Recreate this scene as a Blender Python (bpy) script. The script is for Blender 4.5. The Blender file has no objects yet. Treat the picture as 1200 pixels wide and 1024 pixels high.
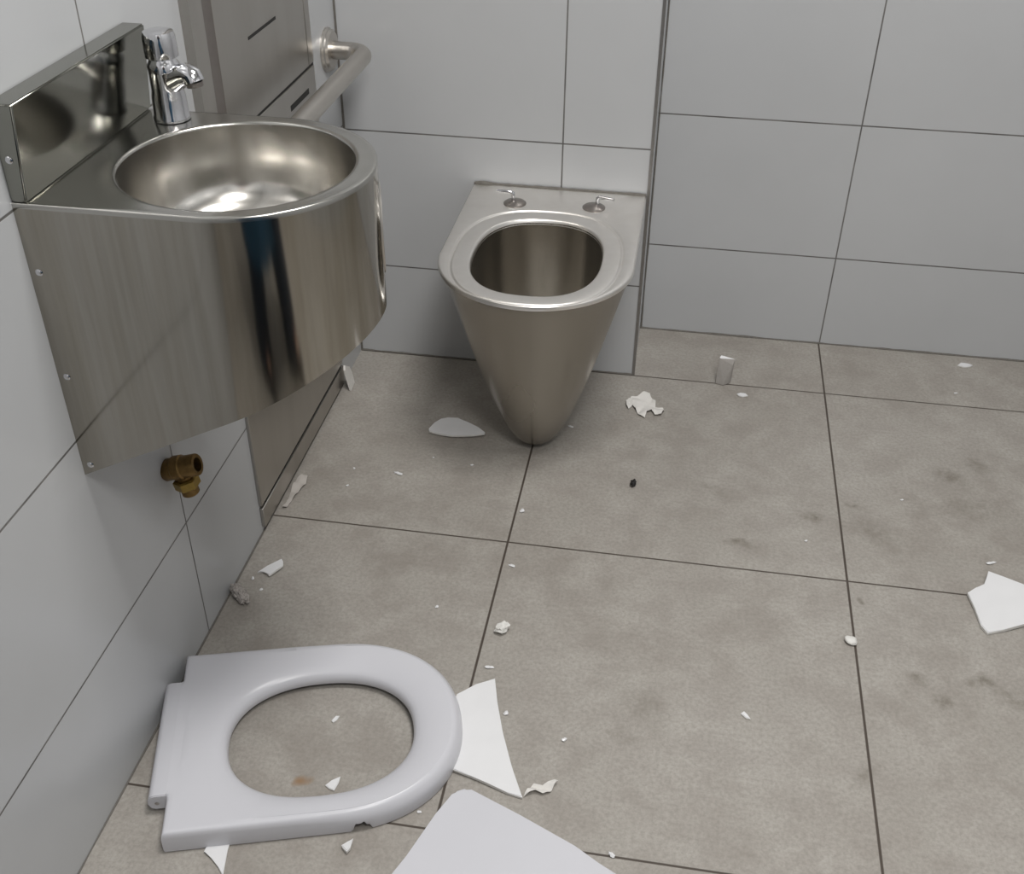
import bpy, bmesh, math, random
from mathutils import Vector, Matrix, noise
random.seed(7)
C = bpy.context.scene
col = C.collection

# ------------------------------------------------------------------ camera
cam_d = bpy.data.cameras.new('camera')
cam_d.sensor_width = 36.0
cam_d.sensor_fit = 'HORIZONTAL'
cam_d.lens = 36.0 * 1286.77 / 1200.0
cam_d.clip_start = 0.02
cam = bpy.data.objects.new('camera', cam_d)
col.objects.link(cam)
RR = Vector((0.98647201, 0.16373438, 0.00800156))
UU = Vector((-0.10122556, 0.57002043, 0.81537114))
FF = Vector((-0.12894324, 0.80515077, -0.5788833))
CAM = Vector((0.6908, -2.1037, 1.3078))
cam.matrix_world = Matrix(((RR.x, UU.x, -FF.x, CAM.x), (RR.y, UU.y, -FF.y, CAM.y), (RR.z, UU.z, -FF.z, CAM.z), (0, 0, 0, 1)))
C.camera = cam

# ------------------------------------------------------------------ world, lights, exposure
w = bpy.data.worlds.new('world')
C.world = w
w.use_nodes = True
w.node_tree.nodes['Background'].inputs[0].default_value = (0.8, 0.85, 0.9, 1)
w.node_tree.nodes['Background'].inputs[1].default_value = 0.02
C.view_settings.view_transform = 'Standard'
C.view_settings.look = 'None'
C.view_settings.gamma = 1.0
C.view_settings.exposure = 0.0
C.view_settings.use_curve_mapping = False

LAMPS = [((0.90, -1.05, 2.56), 34), ((1.15, -2.3, 2.56), 28)]
def area(loc, power, size=0.58):
    l = bpy.data.lights.new('ceiling_light', 'AREA')
    l.shape = 'SQUARE'; l.size = size; l.energy = power; l.color = (1.0, 0.985, 0.96)
    o = bpy.data.objects.new('ceiling_light', l)
    o.location = loc
    col.objects.link(o)
    return o
for loc, p in LAMPS:
    area(loc, p)

# ------------------------------------------------------------------ material helpers
def new_mat(name):
    m = bpy.data.materials.new(name)
    m.use_nodes = True
    nt = m.node_tree
    return m, nt, nt.nodes['Principled BSDF']
def N(nt, t, **kw):
    n = nt.nodes.new(t)
    for k, v in kw.items():
        setattr(n, k, v)
    return n
def math_n(nt, op, a, b=None, c=None, clamp=False):
    n = nt.nodes.new('ShaderNodeMath'); n.operation = op; n.use_clamp = clamp
    for i, v in enumerate((a, b, c)):
        if v is None: continue
        if isinstance(v, (int, float)): n.inputs[i].default_value = v
        else: nt.links.new(v, n.inputs[i])
    return n.outputs[0]
def mix(nt, f, a, b, blend='MIX'):
    n = nt.nodes.new('ShaderNodeMix'); n.data_type = 'RGBA'; n.blend_type = blend
    for i, v in ((0, f), (6, a), (7, b)):
        if isinstance(v, (int, float)): n.inputs[i].default_value = v
        elif isinstance(v, tuple): n.inputs[i].default_value = v + (1,) if len(v) == 3 else v
        else: nt.links.new(v, n.inputs[i])
    return n.outputs[2]
def ramp(nt, src, p0, p1, c0=(0, 0, 0, 1), c1=(1, 1, 1, 1)):
    n = nt.nodes.new('ShaderNodeValToRGB')
    n.color_ramp.elements[0].position = p0; n.color_ramp.elements[1].position = p1
    n.color_ramp.elements[0].color = c0; n.color_ramp.elements[1].color = c1
    nt.links.new(src, n.inputs[0])
    return n.outputs[0]
def coords(nt):
    return nt.nodes.new('ShaderNodeTexCoord').outputs['Object']
def noise_n(nt, vec, scale, detail=4, rough=0.55, stretch=None):
    if stretch:
        mp = nt.nodes.new('ShaderNodeMapping'); mp.inputs['Scale'].default_value = stretch
        nt.links.new(vec, mp.inputs[0]); vec = mp.outputs[0]
    n = nt.nodes.new('ShaderNodeTexNoise')
    n.inputs['Scale'].default_value = scale; n.inputs['Detail'].default_value = detail; n.inputs['Roughness'].default_value = rough
    nt.links.new(vec, n.inputs['Vector'])
    return n.outputs[0]
def joint_mask(nt, vec, specs):
    """1 on a joint, 0 on the tile face; specs = (axis, offset, pitch, half width)"""
    sep = nt.nodes.new('ShaderNodeSeparateXYZ'); nt.links.new(vec, sep.inputs[0])
    out = None
    for ax, off, pitch, hw in specs:
        u = math_n(nt, 'SUBTRACT', sep.outputs[ax], off)
        u = math_n(nt, 'DIVIDE', u, pitch)
        u = math_n(nt, 'ADD', u, 0.5)
        u = math_n(nt, 'FRACT', math_n(nt, 'ADD', u, 50.0))
        u = math_n(nt, 'ABSOLUTE', math_n(nt, 'SUBTRACT', u, 0.5))
        u = math_n(nt, 'MULTIPLY', u, pitch)
        mr = nt.nodes.new('ShaderNodeMapRange')
        mr.inputs['From Min'].default_value = hw * 0.7; mr.inputs['From Max'].default_value = hw * 1.3
        mr.inputs['To Min'].default_value = 1; mr.inputs['To Max'].default_value = 0
        nt.links.new(u, mr.inputs['Value'])
        out = mr.outputs[0] if out is None else math_n(nt, 'MAXIMUM', out, mr.outputs[0])
    return out
def wall_tile(name, specs, base=(0.47, 0.477, 0.487), grout=(0.085, 0.082, 0.078)):
    m, nt, b = new_mat(name)
    v = coords(nt)
    j = joint_mask(nt, v, specs)
    n1 = noise_n(nt, v, 3.0, 3)
    n2 = noise_n(nt, v, 60.0, 2)
    c = mix(nt, ramp(nt, n1, 0.35, 0.7), tuple(x * 0.95 for x in base), base)
    gn = mix(nt, ramp(nt, noise_n(nt, v, 14, 3), 0.3, 0.7), grout, tuple(min(1, x * 2.2) for x in grout))
    c = mix(nt, j, c, gn)
    nt.links.new(c, b.inputs['Base Color'])
    r = math_n(nt, 'ADD', math_n(nt, 'MULTIPLY', j, 0.5), 0.27)
    nt.links.new(r, b.inputs['Roughness'])
    h = math_n(nt, 'SUBTRACT', math_n(nt, 'MULTIPLY', n2, 0.08), j)
    bp = nt.nodes.new('ShaderNodeBump'); bp.inputs['Strength'].default_value = 0.35; bp.inputs['Distance'].default_value = 0.0015
    nt.links.new(h, bp.inputs['Height']); nt.links.new(bp.outputs[0], b.inputs['Normal'])
    b.inputs['Specular IOR Level'].default_value = 0.45
    return m
JH = 0.0015
M = {}
M['wall_left'] = wall_tile('wall_tile_left', [(1, -0.9148, 0.60, JH), (2, 0.231, 0.299, JH)])
M['wall_toilet'] = wall_tile('wall_tile_toilet', [(0, 0.4505, 0.60, JH), (2, 0.2205, 0.3005, JH)])
M['wall_side'] = wall_tile('wall_tile_side', [(2, 0.2205, 0.3005, JH)])
M['wall_back'] = wall_tile('wall_tile_back', [(0, 1.0478, 0.60, JH), (2, 0.2187, 0.3025, JH)])
M['wall_plain'] = wall_tile('wall_tile_plain', [(1, -0.3, 0.60, JH), (0, 0.45, 0.6, JH), (2, 0.2187, 0.3025, JH)])

def floor_mat():
    m, nt, b = new_mat('floor_tile')
    v = coords(nt)
    j = joint_mask(nt, v, [(0, 0.4458, 0.60, 0.0019), (1, -0.6106, 0.6078, 0.0017)])
    n1 = noise_n(nt, v, 2.6, 5, 0.6)
    n2 = noise_n(nt, v, 14.0, 6, 0.65)
    n3 = noise_n(nt, v, 160.0, 3, 0.7)
    n4 = noise_n(nt, v, 7.0, 5, 0.7)
    c = mix(nt, ramp(nt, n1, 0.3, 0.7), (0.270, 0.244, 0.217), (0.352, 0.328, 0.300))
    c = mix(nt, math_n(nt, 'MULTIPLY', ramp(nt, n2, 0.40, 0.64), 0.55), c, (0.44, 0.42, 0.385))
    c = mix(nt, math_n(nt, 'MULTIPLY', ramp(nt, n3, 0.38, 0.68), 0.5), c, (0.20, 0.187, 0.165))
    c = mix(nt, math_n(nt, 'MULTIPLY', ramp(nt, n4, 0.56, 0.74), 0.35), c, (0.20, 0.185, 0.16))
    # smears of dirt, each with its own place and shape
    spots = [(0.993, -0.44, .030, .018, .7), (1.078, -0.392, .022, .016, .55), (0.854, -0.539, .045, .016, .75), (1.268, -0.272, .055, .030, .6),
             (1.33, -0.218, .035, .022, .6), (1.235, -0.814, .030, .020, .8), (1.169, -0.864, .025, .020, .8), (1.137, -0.822, .022, .014, .7),
             (1.063, -0.659, .012, .010, .8), (0.802, -0.395, .05, .02, .35), (1.045, -1.027, .02, .04, .45), (0.716, -0.956, .06, .035, .3),
             (1.281, -0.841, .05, .03, .5), (0.688, -1.01, .03, .02, .4), (1.173, -0.356, .012, .008, .5), (1.10, -0.47, .09, .05, .3), (1.30, -0.36, .09, .05, .35)]
    wn = nt.nodes.new('ShaderNodeTexNoise'); wn.inputs['Scale'].default_value = 22; nt.links.new(v, wn.inputs['Vector'])
    vm = nt.nodes.new('ShaderNodeVectorMath'); vm.operation = 'MULTIPLY_ADD'
    nt.links.new(wn.outputs['Color'], vm.inputs[0]); vm.inputs[1].default_value = (.05, .05, 0); nt.links.new(v, vm.inputs[2])
    tot = None
    for x, y, sx, sy, a in spots:
        mp = nt.nodes.new('ShaderNodeMapping'); mp.vector_type = 'TEXTURE'
        mp.inputs['Location'].default_value = (x + .025, y + .025, 0); mp.inputs['Scale'].default_value = (sx, sy, 1)
        mp.inputs['Rotation'].default_value = (0, 0, random.uniform(-.8, .2))
        nt.links.new(vm.outputs[0], mp.inputs[0])
        ln = nt.nodes.new('ShaderNodeVectorMath'); ln.operation = 'LENGTH'; nt.links.new(mp.outputs[0], ln.inputs[0])
        f = math_n(nt, 'SUBTRACT', 1.0, ln.outputs['Value'], clamp=True)
        f = math_n(nt, 'MULTIPLY', f, a)
        tot = f if tot is None else math_n(nt, 'MAXIMUM', tot, f)
    tot = math_n(nt, 'MULTIPLY', tot, ramp(nt, noise_n(nt, v, 45, 4, 0.7), 0.3, 0.6))
    c = mix(nt, tot, c, (0.09, 0.075, 0.05))
    # small rusty brown stain
    mp = nt.nodes.new('ShaderNodeMapping'); mp.vector_type = 'TEXTURE'
    mp.inputs['Location'].default_value = (0.264, -1.148, 0); mp.inputs['Scale'].default_value = (.011, .013, 1)
    nt.links.new(vm.outputs[0], mp.inputs[0])
    ln = nt.nodes.new('ShaderNodeVectorMath'); ln.operation = 'LENGTH'; nt.links.new(mp.outputs[0], ln.inputs[0])
    c = mix(nt, math_n(nt, 'MULTIPLY', math_n(nt, 'SUBTRACT', 1.0, ln.outputs['Value'], clamp=True), .8), c, (0.24, 0.13, 0.05))
    c = mix(nt, j, c, (0.065, 0.052, 0.042))
    nt.links.new(c, b.inputs['Base Color'])
    nt.links.new(math_n(nt, 'ADD', math_n(nt, 'MULTIPLY', n2, 0.25), 0.36), b.inputs['Roughness'])
    h = math_n(nt, 'SUBTRACT', math_n(nt, 'MULTIPLY', n3, 0.12), j)
    bp = nt.nodes.new('ShaderNodeBump'); bp.inputs['Strength'].default_value = 0.4; bp.inputs['Distance'].default_value = 0.002
    nt.links.new(h, bp.inputs['Height']); nt.links.new(bp.outputs[0], b.inputs['Normal'])
    b.inputs['Specular IOR Level'].default_value = 0.35
    return m
M['floor'] = floor_mat()

def steel(name, base=(0.56, 0.53, 0.49), det=5, rough=0.22, streak=(28, 28, 1.2), amount=0.35, dirt=(0.33, 0.30, 0.25), var=0.10, aniso=0.0):
    m, nt, b = new_mat(name)
    v = coords(nt)
    s = noise_n(nt, v, 1.0, det, 0.6, streak)
    s2 = noise_n(nt, v, 1.0, 3, 0.6, tuple(x * 5 for x in streak))
    c = mix(nt, math_n(nt, 'MULTIPLY', ramp(nt, s, 0.42, 0.68), amount), base, dirt)
    nt.links.new(c, b.inputs['Base Color'])
    b.inputs['Metallic'].default_value = 1.0
    r = math_n(nt, 'ADD', math_n(nt, 'MULTIPLY', s, var), rough - var * 0.5)
    nt.links.new(r, b.inputs['Roughness'])
    if 'stained' in name:
        c2 = mix(nt, math_n(nt, 'MULTIPLY', ramp(nt, s2, 0.45, 0.65), 0.10), c, tuple(x * .55 for x in dirt))
        nt.links.new(c2, b.inputs['Base Color'])
    b.inputs['Anisotropic'].default_value = aniso
    return m
M['steel_skirt'] = steel('steel_stained', rough=0.11, var=.06, amount=0.62, base=(.43, .41, .37), dirt=(.30, .27, .21))
M['steel_deck'] = steel('steel_deck', rough=0.2, streak=(12, 12, 12), amount=0.3, base=(.52,.51,.48), dirt=(.36,.35,.31))
M['steel_bowl'] = steel('steel_bowl', rough=0.19, streak=(16, 16, 5), amount=0.55, base=(.72, .70, .66), dirt=(.32, .29, .25), var=.14)
M['steel_pan'] = steel('steel_pan', rough=0.24, streak=(16, 16, 3), amount=0.5, base=(.60, .57, .52), dirt=(.33, .30, .26))
M['steel_splash'] = steel('steel_polished', rough=0.13, streak=(5, 5, 5), amount=0.2, base=(.30, .30, .27), dirt=(.22,.22,.19))
M['steel_panel'] = steel('steel_brushed_panel', rough=0.33, streak=(14, 14, 2), amount=0.3, base=(.48, .46, .43), dirt=(.38,.36,.33))
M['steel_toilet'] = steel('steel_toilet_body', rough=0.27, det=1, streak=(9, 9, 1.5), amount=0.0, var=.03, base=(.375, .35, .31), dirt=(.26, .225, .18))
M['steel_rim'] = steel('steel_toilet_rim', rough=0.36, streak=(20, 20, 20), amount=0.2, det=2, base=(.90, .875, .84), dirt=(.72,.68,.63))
M['steel_tube'] = steel('steel_satin_tube', rough=0.32, streak=(30, 4, 30), amount=0.2, base=(.60, .57, .53))

def plain(name, c, rough=0.5, metal=0.0, bump=0.0, bscale=80, var=0.12, spec=0.5):
    m, nt, b = new_mat(name)
    v = coords(nt)
    n = noise_n(nt, v, bscale, 4)
    cc = mix(nt, n, tuple(x * (1 - var) for x in c), tuple(min(1, x * (1 + var * .5)) for x in c))
    nt.links.new(cc, b.inputs['Base Color'])
    b.inputs['Roughness'].default_value = rough
    b.inputs['Metallic'].default_value = metal
    b.inputs['Specular IOR Level'].default_value = spec
    if bump:
        bp = nt.nodes.new('ShaderNodeBump'); bp.inputs['Strength'].default_value = bump; bp.inputs['Distance'].default_value = 0.002
        nt.links.new(n, bp.inputs['Height']); nt.links.new(bp.outputs[0], b.inputs['Normal'])
    return m
M['chrome'] = plain('chrome', (0.72, 0.72, 0.74), 0.07, 1.0, var=0.03)
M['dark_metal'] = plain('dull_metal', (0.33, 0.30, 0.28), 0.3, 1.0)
M['black'] = plain('dark_gap', (0.012, 0.011, 0.01), 0.7)
M['brass'] = plain('tarnished_brass', (0.24, 0.15, 0.055), 0.42, 0.9, bump=0.4, bscale=120, var=0.5)
M['brass_bright'] = plain('olive_brass', (0.36, 0.25, 0.07), 0.4, 0.9, bump=0.3, bscale=120, var=0.4)
M['seat'] = plain('white_plastic', (0.57, 0.57, 0.605), 0.30, bscale=6, var=0.04)
M['shard'] = plain('white_shard', (0.72, 0.72, 0.73), 0.3, bscale=30, var=0.05)
M['porcelain_edge'] = plain('broken_edge', (0.70, 0.69, 0.66), 0.7, bump=0.5, bscale=200)
M['shaded_side'] = plain('grey_shaded_side', (0.34, 0.32, 0.30), 0.8, bump=.3, bscale=200)
M['paper'] = plain('white_paper', (0.70, 0.68, 0.65), 0.9, bump=0.5, bscale=60)
M['grey_crumb'] = plain('grey_crumb', (0.50, 0.46, 0.43), 0.9, bump=1.0, bscale=260, var=0.95)
M['sealant'] = plain('old_sealant', (0.15, 0.14, 0.125), 0.7, bump=0.6, bscale=150, var=.4)
M['ceiling'] = plain('white_ceiling', (0.72, 0.72, 0.70), 0.9)
M['door'] = plain('dark_door', (0.10, 0.10, 0.11), 0.5)
M['trim'] = plain('aluminium_trim', (0.30, 0.29, 0.28), 0.4, 0.9)
M['skin'] = plain('skin', (0.45, 0.27, 0.20), 0.5)
M['denim'] = plain('blue_denim', (0.008, 0.045, 0.085), 0.9, bump=0.5, bscale=300, var=.3)
M['jeans_dark'] = plain('dark_jeans', (0.012, 0.02, 0.035), 0.9, bump=.4, bscale=300)
M['jacket'] = plain('black_jacket', (0.016, 0.016, 0.018), 0.8)
M['shoe'] = plain('black_leather', (0.012, 0.012, 0.012), 0.45)
M['hair'] = plain('dark_hair', (0.02, 0.014, 0.01), 0.7)

# ------------------------------------------------------------------ object helpers
def link_bm(name, bm, mats, parent=None, smooth=True, angle=40, loc=None):
    me = bpy.data.meshes.new(name)
    bmesh.ops.recalc_face_normals(bm, faces=bm.faces)
    if loc is not None:
        bmesh.ops.translate(bm, verts=bm.verts, vec=-Vector(loc))
    bm.to_mesh(me); bm.free()
    if not isinstance(mats, (list, tuple)): mats = [mats]
    for m in mats: me.materials.append(m)
    for p in me.polygons: p.use_smooth = smooth
    if smooth: me.set_sharp_from_angle(angle=math.radians(angle))
    o = bpy.data.objects.new(name, me)
    col.objects.link(o)
    if loc is not None: o.location = loc
    if parent:
        o.parent = parent
        if loc is None: o.location = -parent.location
        else: o.location = Vector(loc) - parent.location
    return o
def empty(name, loc, label, cat, group=None):
    o = bpy.data.objects.new(name, None)
    o.empty_display_size = 0.05
    o.location = loc
    col.objects.link(o)
    return tag(o, label, cat, group)
def tag(o, label=None, cat=None, group=None, kind=None):
    if label: o['label'] = label
    if cat: o['category'] = cat
    if group: o['group'] = group
    if kind: o['kind'] = kind
    return o
def add_box(bm, lo, hi, bevel=0.0, seg=2):
    r = bmesh.ops.create_cube(bm, size=1.0)
    vs = r['verts']
    for v in vs:
        v.co = Vector([lo[i] + (v.co[i] + .5) * (hi[i] - lo[i]) for i in range(3)])
    if bevel:
        es = list({e for v in vs for e in v.link_edges})
        bmesh.ops.bevel(bm, geom=es, offset=bevel, segments=seg, affect='EDGES', profile=0.5)
def box(name, lo, hi, mat, parent=None, bevel=0.0):
    bm = bmesh.new(); add_box(bm, lo, hi, bevel)
    return link_bm(name, bm, mat, parent)
def frame_of(d):
    d = Vector(d).normalized()
    a = Vector((0, 0, 1)) if abs(d.z) < 0.9 else Vector((1, 0, 0))
    x = a.cross(d).normalized(); y = d.cross(x)
    return x, y, d
def add_lathe(bm, origin, axis, prof, n=40, cap=True):
    """prof = (radius, height) pairs revolved about axis from origin"""
    x, y, d = frame_of(axis); o = Vector(origin)
    rings = []
    for r, h in prof:
        if r < 1e-6: rings.append([bm.verts.new(o + d * h)])
        else: rings.append([bm.verts.new(o + d * h + (x * math.cos(2 * math.pi * i / n) + y * math.sin(2 * math.pi * i / n)) * r) for i in range(n)])
    for a, b in zip(rings, rings[1:]):
        for i in range(n):
            k = (i + 1) % n
            if len(a) == 1 and len(b) == 1: continue
            if len(a) == 1: bm.faces.new((a[0], b[i], b[k]))
            elif len(b) == 1: bm.faces.new((a[i], a[k], b[0]))
            else: bm.faces.new((a[i], a[k], b[k], b[i]))
    if cap:
        if len(rings[0]) > 1: bm.faces.new(rings[0][::-1])
        if len(rings[-1]) > 1: bm.faces.new(rings[-1])
def lathe(name, origin, axis, prof, mat, parent=None, n=40, angle=40, cap=True):
    bm = bmesh.new(); add_lathe(bm, origin, axis, prof, n, cap)
    return link_bm(name, bm, mat, parent, angle=angle)
def add_tube(bm, pts, r, n=20, cap=True):
    pts = [Vector(p) for p in pts]
    rr = r if isinstance(r, (list, tuple)) else [r] * len(pts)
    T = []
    for i in range(len(pts)):
        a = pts[max(0, i - 1)]; b = pts[min(len(pts) - 1, i + 1)]
        T.append((b - a).normalized())
    x, y, _ = frame_of(T[0])
    rings = []
    for i, p in enumerate(pts):
        if i:
            q = T[i - 1].rotation_difference(T[i]); x = q @ x; y = q @ y
        rings.append([bm.verts.new(p + (x * math.cos(2 * math.pi * k / n) + y * math.sin(2 * math.pi * k / n)) * rr[i]) for k in range(n)])
    for a, b in zip(rings, rings[1:]):
        for i in range(n):
            k = (i + 1) % n
            bm.faces.new((a[i], a[k], b[k], b[i]))
    if cap:
        bm.faces.new(rings[0][::-1]); bm.faces.new(rings[-1])
def arc(c, a, b, t0, t1, n):
    return [Vector(c) + Vector(a) * math.cos(t0 + (t1 - t0) * i / n) + Vector(b) * math.sin(t0 + (t1 - t0) * i / n) for i in range(n + 1)]

# ------------------------------------------------------------------ the room
XR, YF, ZC = 2.1, -3.1, 2.6
Y2, XB = 0.2162, 0.628
tag(box('floor', (-0.1, YF - .1, -0.1), (XR + .1, Y2 + .1, 0), M['floor']), 'grey stone-look floor tiles with thin brown joints and dirt smears', 'floor', kind='structure')
tag(box('wall_left', (-0.1, YF - .1, 0), (0, Y2 + .1, ZC), M['wall_left']), 'pale tiled wall on the left behind the steel sink', 'wall', kind='structure')
tag(box('wall_recess', (XB, Y2, 0), (XR + .1, Y2 + .1, ZC), M['wall_back']), 'pale tiled wall set back to the right of the toilet', 'wall', kind='structure')
bm = bmesh.new(); add_box(bm, (0, 0, 0), (XB, Y2 + .1, ZC), 0.0)
for f in bm.faces:
    f.normal_update()
    f.material_index = 1 if abs(f.normal.x) > .5 else 0
tag(link_bm('wall_toilet', bm, [M['wall_toilet'], M['wall_side']], smooth=False), 'boxed-out tiled wall section the steel toilet is fixed to', 'wall', kind='structure')
tag(box('wall_right', (XR, YF - .1, 0), (XR + .1, Y2, ZC), M['wall_plain']), 'pale tiled wall on the right', 'wall', kind='structure')
tag(box('wall_front', (0, YF - .1, 0), (XR, YF, ZC), M['wall_plain']), 'pale tiled wall behind the camera', 'wall', kind='structure')
tag(box('ceiling', (-.1, YF - .1, ZC), (XR + .1, Y2 + .1, ZC + .1), M['ceiling']), 'white ceiling', 'ceiling', kind='structure')
bm = bmesh.new()
add_box(bm, (XB - 0.0035, -0.0025, 0), (XB + 0.0025, 0.004, ZC))
tag(link_bm('trim_1', bm, M['trim']), 'thin grey metal corner strip of the boxed-out wall', 'trim', kind='structure')
bm = bmesh.new()
add_box(bm, (0.0, -0.0035, 0), (0.0035, 0.0, ZC))
tag(link_bm('trim_2', bm, M['sealant']), 'dark joint in the corner left of the toilet', 'trim', kind='structure')
def bead(name, a, b, rad, label):
    bm = bmesh.new(); n = 60; a = Vector(a); b = Vector(b)
    pts = [a.lerp(b, i / n) for i in range(n + 1)]
    rr = [rad * (0.75 + 0.6 * noise.noise(p * 35)) for p in pts]
    add_tube(bm, pts, rr, 8)
    return tag(link_bm(name, bm, M['sealant']), label, 'trim', kind='structure')
bead('trim_3', (0.001, -0.15, 0.0005), (0.001, YF, 0.0005), .0022, 'grey sealant line along the foot of the left wall')
bead('trim_4', (XB, Y2 - .001, 0.001), (XR, Y2 - .001, 0.001), .003, 'grey sealant line along the foot of the recessed wall')
bead('trim_5', (0.003, -.001, 0.001), (XB - .002, -.001, 0.001), .003, 'grey sealant line along the foot of the toilet wall')
bead('trim_6', (XB + .002, Y2 - .002, 0.002), (XB + .002, Y2 - .002, ZC), .002, 'dark joint in the corner of the recessed wall')

# ------------------------------------------------------------------ steel sink
YS0, YS1, ZD, SR = -1.124, -0.820, 0.838, 0.152
SCX, SCY = 0.197, -0.972
sink = empty('wash_basin', (0, SCY, ZD), 'stainless steel D-shaped wall sink with a deep stained skirt and round bowl', 'sink')
def d_path(r_off=0.0, nx=10, na=48):
    r = SR - r_off
    p = [(x, SCY - r) for x in [0.0 + SCX * i / nx for i in range(nx)]]
    for i in range(na + 1):
        a = -math.pi / 2 + math.pi * i / na
        p.append((SCX + r * math.cos(a), SCY + r * math.sin(a)))
    p += [(x, SCY + r) for x in [SCX * (1 - (i + 1) / nx) for i in range(nx)]]
    return p
bm = bmesh.new()
def ribbon(bm, path, zt, zb, rows=14):
    G = []
    for (x, y) in path:
        top = zt; bot = zb(x)
        G.append([bm.verts.new((x, y, top + (bot - top) * k / rows)) for k in range(rows + 1)])
    for a, b in zip(G, G[1:]):
        for k in range(rows): bm.faces.new((a[k], a[k + 1], b[k + 1], b[k]))
    return G
zbot = lambda x: 0.480 + 0.5 * x
Go = ribbon(bm, d_path(), ZD - 0.006, zbot)
Gi = ribbon(bm, d_path(0.002), ZD - 0.006, zbot)
for i in range(len(Go) - 1):
    bm.faces.new((Go[i][-1], Go[i + 1][-1], Gi[i + 1][-1], Gi[i][-1]))
    bm.faces.new((Go[i][0], Go[i + 1][0], Gi[i + 1][0], Gi[i][0]))
for e in (0, -1):
    for k in range(14): bm.faces.new((Go[e][k], Go[e][k + 1], Gi[e][k + 1], Gi[e][k]))
skirt = link_bm('skirt', bm, M['steel_skirt'], sink, angle=60)
# deck with the round hole and a rolled edge
bm = bmesh.new()
HR = 0.1325; HCX, HCY = 0.191, -0.9735
outer = d_path(0.0)
def deck_rings():
    rings = []
    hole = []
    cx, cy = SCX, SCY
    def hole_dir(p):
        d = Vector((p[0] - cx, p[1] - cy)); return d.normalized()
    outs = outer + [(0.0, SCY + SR - 2 * SR * (i + 1) / 24) for i in range(23)]
    prof = [(0, -0.006), (0.0, -0.0018), (0.0006, -0.0006), (0.0018, 0.0), (0.006, 0.0)]
    def inset(p, o):
        x, y = p
        if x <= SCX and abs(y - SCY) > SR - 1e-4: return (x, SCY + (SR - o) * (1 if y > SCY else -1))
        if x > SCX:
            d = hole_dir(p); return (cx + d.x * (SR - o), cy + d.y * (SR - o))
        yy = max(-(SR - o), min(SR - o, y - SCY)); return (x, SCY + yy)
    for o, dz in prof:
        rings.append([bm.verts.new((*inset(p, o), ZD + dz)) for p in outs])
    n = len(outs)
    hp = [(HR + 0.007, 0.0), (HR + .0045, 0.0004), (HR + 0.002, -0.0004), (HR + .0004, -0.002), (HR, -0.005)]
    for r, dz in hp:
        rings.append([bm.verts.new((HCX + hole_dir(p).x * r, HCY + hole_dir(p).y * r, ZD + dz)) for p in outs])
    for a, b in zip(rings, rings[1:]):
        for i in range(n):
            k = (i + 1) % n
            bm.faces.new((a[i], a[k], b[k], b[i]))
deck_rings()
link_bm('deck', bm, M['steel_deck'], sink, angle=50)
lathe('bowl', (HCX, HCY, ZD), (0, 0, -1), [(HR, 0.003), (HR - .001, .012), (HR - .003, .045), (HR - .007, .072), (HR - .016, .092), (HR - .030, .104), (HR - .05, .110), (.04, .115), (.022, .118), (.0205, .122)], M['steel_bowl'], sink, n=96, angle=60, cap=False)
bm = bmesh.new(); add_lathe(bm, (HCX, HCY, ZD - .1205), (0, 0, 1), [(0.0, 0), (.016, 0.0), (.021, .001), (.022, .003)], 32, cap=False)
link_bm('drain', bm, M['chrome'], sink)
# backsplash: hollow folded box with a flat ledge
bm = bmesh.new()
add_box(bm, (0, YS0, ZD + .0005), (0.018, YS1, 0.943), 0.0)
for v in bm.verts:
    if v.co.x > .01 and v.co.z > .9: v.co.x = .029
bmesh.ops.bevel(bm, geom=list(bm.edges), offset=.002, segments=3, affect='EDGES')
link_bm('backsplash', bm, M['steel_splash'], sink)
for yz in ((.758), (.624), (.497), (.885)):
    lathe('screw', (0.011, YS0, yz), (0, -1, 0), [(.0042, -.001), (.0042, .0006), (.003, .0018), (0, .0022)], M['chrome'], sink, 16)
# oval ring with a black face on the far front of the skirt
bm = bmesh.new()
ang = math.radians(27)
cen = Vector((SCX + SR * math.cos(ang), SCY + SR * math.sin(ang), 0.742))
tn = Vector((-math.sin(ang), math.cos(ang), 0)); nn = Vector((math.cos(ang), math.sin(ang), 0))
def skin_pt(u, z, off):
    a = ang + u / SR
    return Vector((SCX + (SR + off) * math.cos(a), SCY + (SR + off) * math.sin(a), z))
rings = []
for k, off in ((1.0, 0.0), (0.98, 0.0016), (0.92, 0.0018), (0.88, 0.0004)):
    rings.append([bm.verts.new(skin_pt(0.045 * k * math.cos(t), 0.742 + 0.062 * k * math.sin(t), off)) for t in [2 * math.pi * i / 40 for i in range(40)]])
for a, b in zip(rings, rings[1:]):
    for i in range(40): bm.faces.new((a[i], a[(i + 1) % 40], b[(i + 1) % 40], b[i]))
ov = link_bm('oval_ring', bm, M['steel_tube'], sink)
bm = bmesh.new()
ring = [bm.verts.new(skin_pt(0.045 * .88 * math.cos(t), 0.742 + 0.062 * .88 * math.sin(t), 0.0006)) for t in [2 * math.pi * i / 40 for i in range(40)]]
cv = bm.verts.new(skin_pt(0, 0.742, .0008))
for i in range(40): bm.faces.new((ring[i], ring[(i + 1) % 40], cv))
link_bm('oval_black_face', bm, M['black'], sink)

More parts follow.
